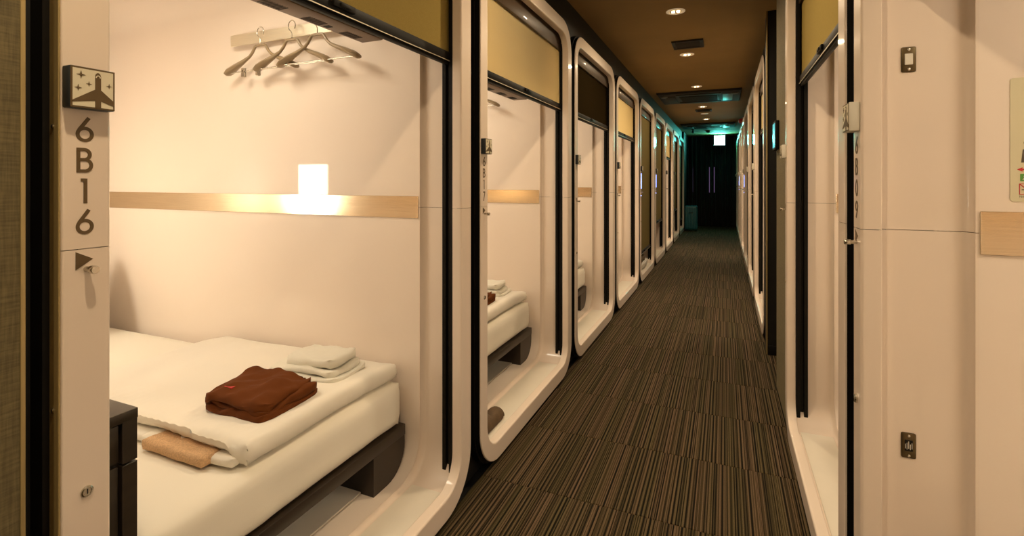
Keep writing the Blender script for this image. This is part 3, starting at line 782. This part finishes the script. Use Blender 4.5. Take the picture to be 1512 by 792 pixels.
part('floor_plan', epoly([(.0205, .119), (.165, .119), (.165, .146), (.0265, .146)], .0016), M['greyprint'], ev, 0)
part('floor_plan', epoly([(.036, .160), (.150, .160), (.150, .215), (.045, .215)], .0016), M['greyprint'], ev, 0)
part('arrow', epoly([(.0105, .066), (.019, .0705), (.019, .0675), (.060, .0675), (.060, .0645), (.019, .0645), (.019, .0615)], .0016), M['red'], ev, 0)
part('exit_symbol', epoly([(.0155, .042), (.040, .042), (.040, .057), (.0155, .057)], .0016), M['green'], ev, 0)
mm = MB()
for a in ([(.0195, .0445), (.022, .049), (.021, .053)], [(.022, .049), (.0255, .0445)], [(.021, .052), (.025, .0535)]):
    tmp = MB(); ribbon(tmp, a, .0015, .0012, .0020); mm.add([(y, x, z) for x, y, z in tmp.v], tmp.f)
part('running_figure', mm, M['white'], ev, 0)
def strokes(list_, wd, d, m, name):
    mb = MB()
    for a, cl_ in list_:
        tmp = MB(); ribbon(tmp, a, wd, .0012, d, cl_); mb.add([(y, x, z) for x, y, z in tmp.v], tmp.f)
    part(name, mb, m, ev, 0)
strokes([([(.0145, .015), (.036, .015), (.036, .0365), (.0145, .0365)], True), ([(.0145, .0365), (.036, .015)], False)], .0016, .0018, M['red'], 'no_smoking_frame')
strokes([([(.018, .0245), (.033, .0245)], False)], .002, .0020, M['greyprint'], 'no_smoking_cigarette')
fc = bpy.data.curves.new('notice_text', 'FONT'); fc.body = 'No smoking'; fc.size = .0058
fo = bpy.data.objects.new('notice_text', fc); COL.objects.link(fo)
bpy.context.view_layer.update()
tme = bpy.data.meshes.new_from_object(fo.evaluated_get(bpy.context.evaluated_depsgraph_get()))
bpy.data.objects.remove(fo, do_unlink=True); bpy.data.curves.remove(fc)
for v in tme.vertices: v.co = Vector((.0015, .0140 + v.co.x, .0085 + v.co.y))
tme.materials.clear(); tme.materials.append(M['greyprint'])
link('notice_text', tme, ev)

# ------------------------------------------------------------------ ceiling fittings
CXM = -.345
def downlight(y, x, on, label):
    t = thing('downlight', label, 'downlight', (x, y, CEIL), 0, 'corridor downlights')
    cpart('dlr', 'rim', lambda: MB().lathe([(.068, .001), (.068, -.004), (.060, -.007), (.046, -.006), (.044, .0)], (0, 0, 0), 'z', 28, False, False), M['trimcream'], t)
    cpart('dlc', 'reflector', lambda: MB().lathe([(.044, -.001), (.040, .0005)], (0, 0, -.0015), 'z', 24, False, True), M['spotoff'], t)
    for s in (-1, 1):
        cpart('dlb%d%d' % (s, on), 'bulb', lambda: MB().lathe([(.004, -.012), (.011, -.010), (.013, -.004), (.013, -.001)], (s * .018, 0, 0), 'z', 12), M['spot' if on else 'trimcream'], t)
    if on:
        ld = bpy.data.lights.get('downlight_beam') or bpy.data.lights.new('downlight_beam', 'AREA')
        ld.shape = 'DISK'; ld.size = .08; ld.energy = SPOT_W; ld.color = WARM; ld.spread = math.radians(165)
        link('beam', ld, t, (0, 0, -.016))
for i, (y, on) in enumerate(((3.88, 1), (5.25, 1), (7.08, 1), (9.05, 1), (10.0, 0), (10.9, 1), (2.2, 1), (.3, 1), (12.2, 0), (-1.3, 1))):  # those above and behind the camera are added for light, out of view
    downlight(y, CXM if i else -.335, on, ['large round downlight nearest the camera in the ceiling', 'lit round downlight just past the square ceiling vent', 'lit downlight just before the first air conditioner',
              'small downlight just past the first air conditioner', 'small downlight behind the second ceiling vent', 'small downlight before the second air conditioner',
              'downlight above pod 6B17, out of the upper edge', 'unseen downlight added above the camera', 'downlight between the air conditioner and exit sign', 'unseen downlight added behind the camera'][i])
def vent(y, x, label):
    t = thing('ceiling_vent', label, 'vent', (x, y, CEIL), 0, 'square ceiling vents'); s = .135
    def ring():
        mb = MB()
        lp = []
        for h, z in ((s, .001), (s, -.012), (s - .006, -.016), (s - .03, -.012), (s - .034, .0)):
            lp.append([(-h, -h, z), (h, -h, z), (h, h, z), (-h, h, z)])
        return mb.loft(lp, True)
    cpart('vr', 'vent_frame', ring, M['vent'], t, 20); cpart('vb', 'vent_back', lambda: MB().box(-s + .03, s - .03, -s + .03, s - .03, -.003, -.001), M['tvslot'], t)
    for k_ in range(5):
        yy = -.08 + .04 * k_
        cpart('vs%d' % k_, 'slat', lambda: MB().loft([[(-s + .032, yy - .014, -.004), (s - .032, yy - .014, -.004)], [(-s + .032, yy + .010, -.012), (s - .032, yy + .010, -.012)], [(-s + .032, yy + .011, -.0105), (s - .032, yy + .011, -.0105)]], False), M['vent'], t, 0)
vent(4.84, -.31, 'square dark ceiling vent between the first two downlights'); vent(9.5, CXM, 'square dark ceiling vent past the first air conditioner')
def aircon(y, label):
    t = thing('air_conditioner', label, 'air conditioner', (CXM, y, CEIL), 0, 'ceiling cassette air conditioners'); a, b = .56, .50
    def panel():
        lp = []
        for h, z in ((0, .001), (0, -.018), (.012, -.03), (.06, -.034)): lp.append([(-a + h, -b + h, z), (a - h, -b + h, z), (a - h, b - h, z), (-a + h, b - h, z)])
        return MB().loft(lp, True, False, True)
    cpart('acp', 'panel', panel, M['acframe'], t, 20)
    cpart('acg', 'grille_frame', lambda: MB().bbox(-.27, .27, -.26, .26, -.040, -.033, .004), M['rail'], t)
    for k_ in range(11):
        yy = -.22 + .044 * k_
        cpart('acs%d' % k_, 'grille_slat', lambda: MB().bbox(-.25, .25, yy - .012, yy + .012, -.046, -.039, .002, 1), M['acframe'], t)
    for k_, (x0, x1, y0, y1) in enumerate(((-.45, -.32, -.30, .30), (.32, .45, -.30, .30), (-.3, .3, -.42, -.30), (-.3, .3, .30, .42))):
        cpart('acl%d' % k_, 'louver', lambda: MB().bbox(x0, x1, y0, y1, -.043, -.033, .004), M['acpale' if k_ == 1 else 'acframe'], t)
    for s in (-1, 1): cpart('ace%d' % s, 'corner_cap', lambda: MB().lathe([(.05, -.033), (.05, -.048), (.035, -.052)], (s * .47, -.33, 0), 'z', 16), M['acpale'], t)
aircon(7.9, 'nearer ceiling air conditioner with a dark panel and grille'); aircon(12.1, 'farther ceiling air conditioner near the green exit sign')
sd = thing('smoke_detector', 'round smoke detector on the ceiling before the exit sign', 'smoke detector', (-.38, 13.5, CEIL))
part('detector_base', MB().lathe([(.062, .001), (.062, -.018), (.055, -.022)], (0, 0, 0), 'z', 24), M['acpale'], sd); part('detector_dome', MB().lathe([(.045, -.02), (.045, -.038), (.03, -.048), (.01, -.05)], (0, 0, 0), 'z', 20), M['acframe'], sd)
cm = thing('security_camera', 'small dark security camera on the ceiling left of the smoke detector', 'camera', (-.72, 13.0, CEIL))
part('mount', MB().lathe([(.035, .001), (.035, -.012), (.015, -.016), (.012, -.05)], (0, 0, 0), 'z', 16), M['rail'], cm); part('camera_head', MB().bbox(-.028, .028, -.06, .05, -.09, -.045, .008), M['acframe'], cm); part('lens', MB().lathe([(.016, -.061), (.016, -.066), (.01, -.067)], (0, 0, -.067), 'y', 14), M['screen'], cm)
# exit sign
ex = thing('exit_sign', 'glowing green emergency exit sign hung before the far curtain', 'exit sign', (-.125, 14.55, 2.255))
part('sign_body', MB().bbox(-.135, .135, -.004, .045, -.004, .254, .005), M['acpale'], ex); part('sign_panel', MB().bbox(-.13, .13, -.012, -.004, .0, .25, .003), M['exit'], ex)
mm = MB()
for a, wd in (([(.0, .11), (-.02, .155)], .032), ([(.0, .11), (.03, .085), (.025, .05)], .02), ([(-.005, .11), (-.04, .09), (-.075, .085)], .02), ([(-.02, .155), (.015, .14), (.035, .155)], .014), ([(-.02, .155), (-.05, .135)], .014)):
    ribbon(mm, a, wd, -.0135, -.0125)
mm.prism([(-.022 + .017 * math.cos(2 * PI * i / 12), .192 + .017 * math.sin(2 * PI * i / 12)) for i in range(12)], -.0135, -.0125)
part('running_figure', mm, M['exitgreen'], ex, 0)
part('hanger_rod', MB().cyl((-.06, .02, .25), (-.06, .02, .296), .006, n=8).cyl((.06, .02, .25), (.06, .02, .296), .006, n=8), M['rail'], ex)

# red alarm lamp on the right
al = thing('fire_alarm', 'round red fire alarm lamp high on the right side', 'alarm', (XR + .058, 10.19, 2.40))
part('alarm_base', MB().lathe([(.07, .0), (.07, -.03), (.06, -.04)], (0, 0, 0), 'x', 24), M['redlamp'], al); part('alarm_dome', MB().lathe([(.05, -.04), (.048, -.07), (.035, -.095), (.012, -.105)], (0, 0, 0), 'x', 20), M['redlamp'], al)
# tablet on the olive pillar
tb = thing('pillar_panel', 'small framed panel glowing blue on the olive pillar', 'framed_panel', (XR + .017, 3.44, 1.565))
part('frame', MB().bbox(-.022, 0, -.085, .085, -.088, .088, .004), M['rail'], tb); part('screen', MB().bbox(-.0235, -.0215, -.07, .07, -.074, .074, .001, 1), M['framed_panel'], tb)

# ------------------------------------------------------------------ far curtain, glowing panel added behind, suitcase
wn = MB().box(-1.0, .3, YEND + .395, YEND + .41, .95, 1.68)  # unseen glowing panel, added so the slits show violet light
wo = struct('glow_panel_1', wn, M['violet'], label='dim violet panel added to glow through slits in the curtain', cat='glowing panel')
part('panel_frame', MB().box(-1.02, .32, YEND + .385, YEND + .395, .92, .95).box(-1.02, .32, YEND + .385, YEND + .395, 1.68, 1.71), M['rail'], wo)
def curtain(x0, x1, seed, label):
    nx = int((x1 - x0) * 110); lp = []
    for z in (0.012, .6, 1.2, 1.8, CEIL - .02):
        row = []
        for i in range(nx + 1):
            x = x0 + (x1 - x0) * i / nx
            row.append((x, YEND + .035 * math.sin(x * 46 + seed + .5 * math.sin(z + x * 9)) + .012 * math.sin(x * 97 + seed * 2), z))
        lp.append(row)
    o = link('curtain', MB().loft(lp, False).mesh('curtain', M['curtain'], 80)); tag(o, label, 'curtain', 'far curtain panels')
    md = o.modifiers.new('thickness', 'SOLIDIFY'); md.thickness = .004
cuts = [-.962, -.832, -.394, -.268, XR + .02]
gaps = [.004, .020, .018]
labs = ['leftmost black curtain panel behind the suitcase', 'widest black curtain panel left of the two violet slits', 'narrow black curtain panel between the two violet slits', 'black curtain panel at the right, below the exit sign']
for i in range(4):
    curtain(cuts[i] + (gaps[i - 1] / 2 if i else 0), cuts[i + 1] - (gaps[i] / 2 if i < 3 else 0), i * 1.7, labs[i])
su = thing('suitcase', 'upright teal hard suitcase standing before the far curtain', 'suitcase', (-.795, 13.62, 0))
part('shell', MB().slab(0, 0, .345, .315, .23, .60, .035, (16, 12, 20), 0, rxy=.05), M['teal'], su, 60)
for i, x in enumerate((-.12, -.06, 0, .06, .12)): part('rib', MB().bbox(x - .012, x + .012, -.121, .121, .08, .61, .004), M['teal'], su)
part('handle', MB().tube([(-.06, 0, .64), (-.06, 0, .68), (.06, 0, .68), (.06, 0, .64)], .008, 8), M['rubber'], su)
part('side_handle', MB().tube([(-.05, -.116, .47), (-.05, -.135, .47), (.05, -.135, .47), (.05, -.116, .47)], .007, 8), M['rubber'], su)
for x in (-.13, .13):
    for y in (-.085, .085): part('wheel', MB().cyl((x - .012, y, .025), (x + .012, y, .025), .025, n=16).box(x - .015, x + .015, y - .012, y + .012, .03, .05), M['rubber'], su)
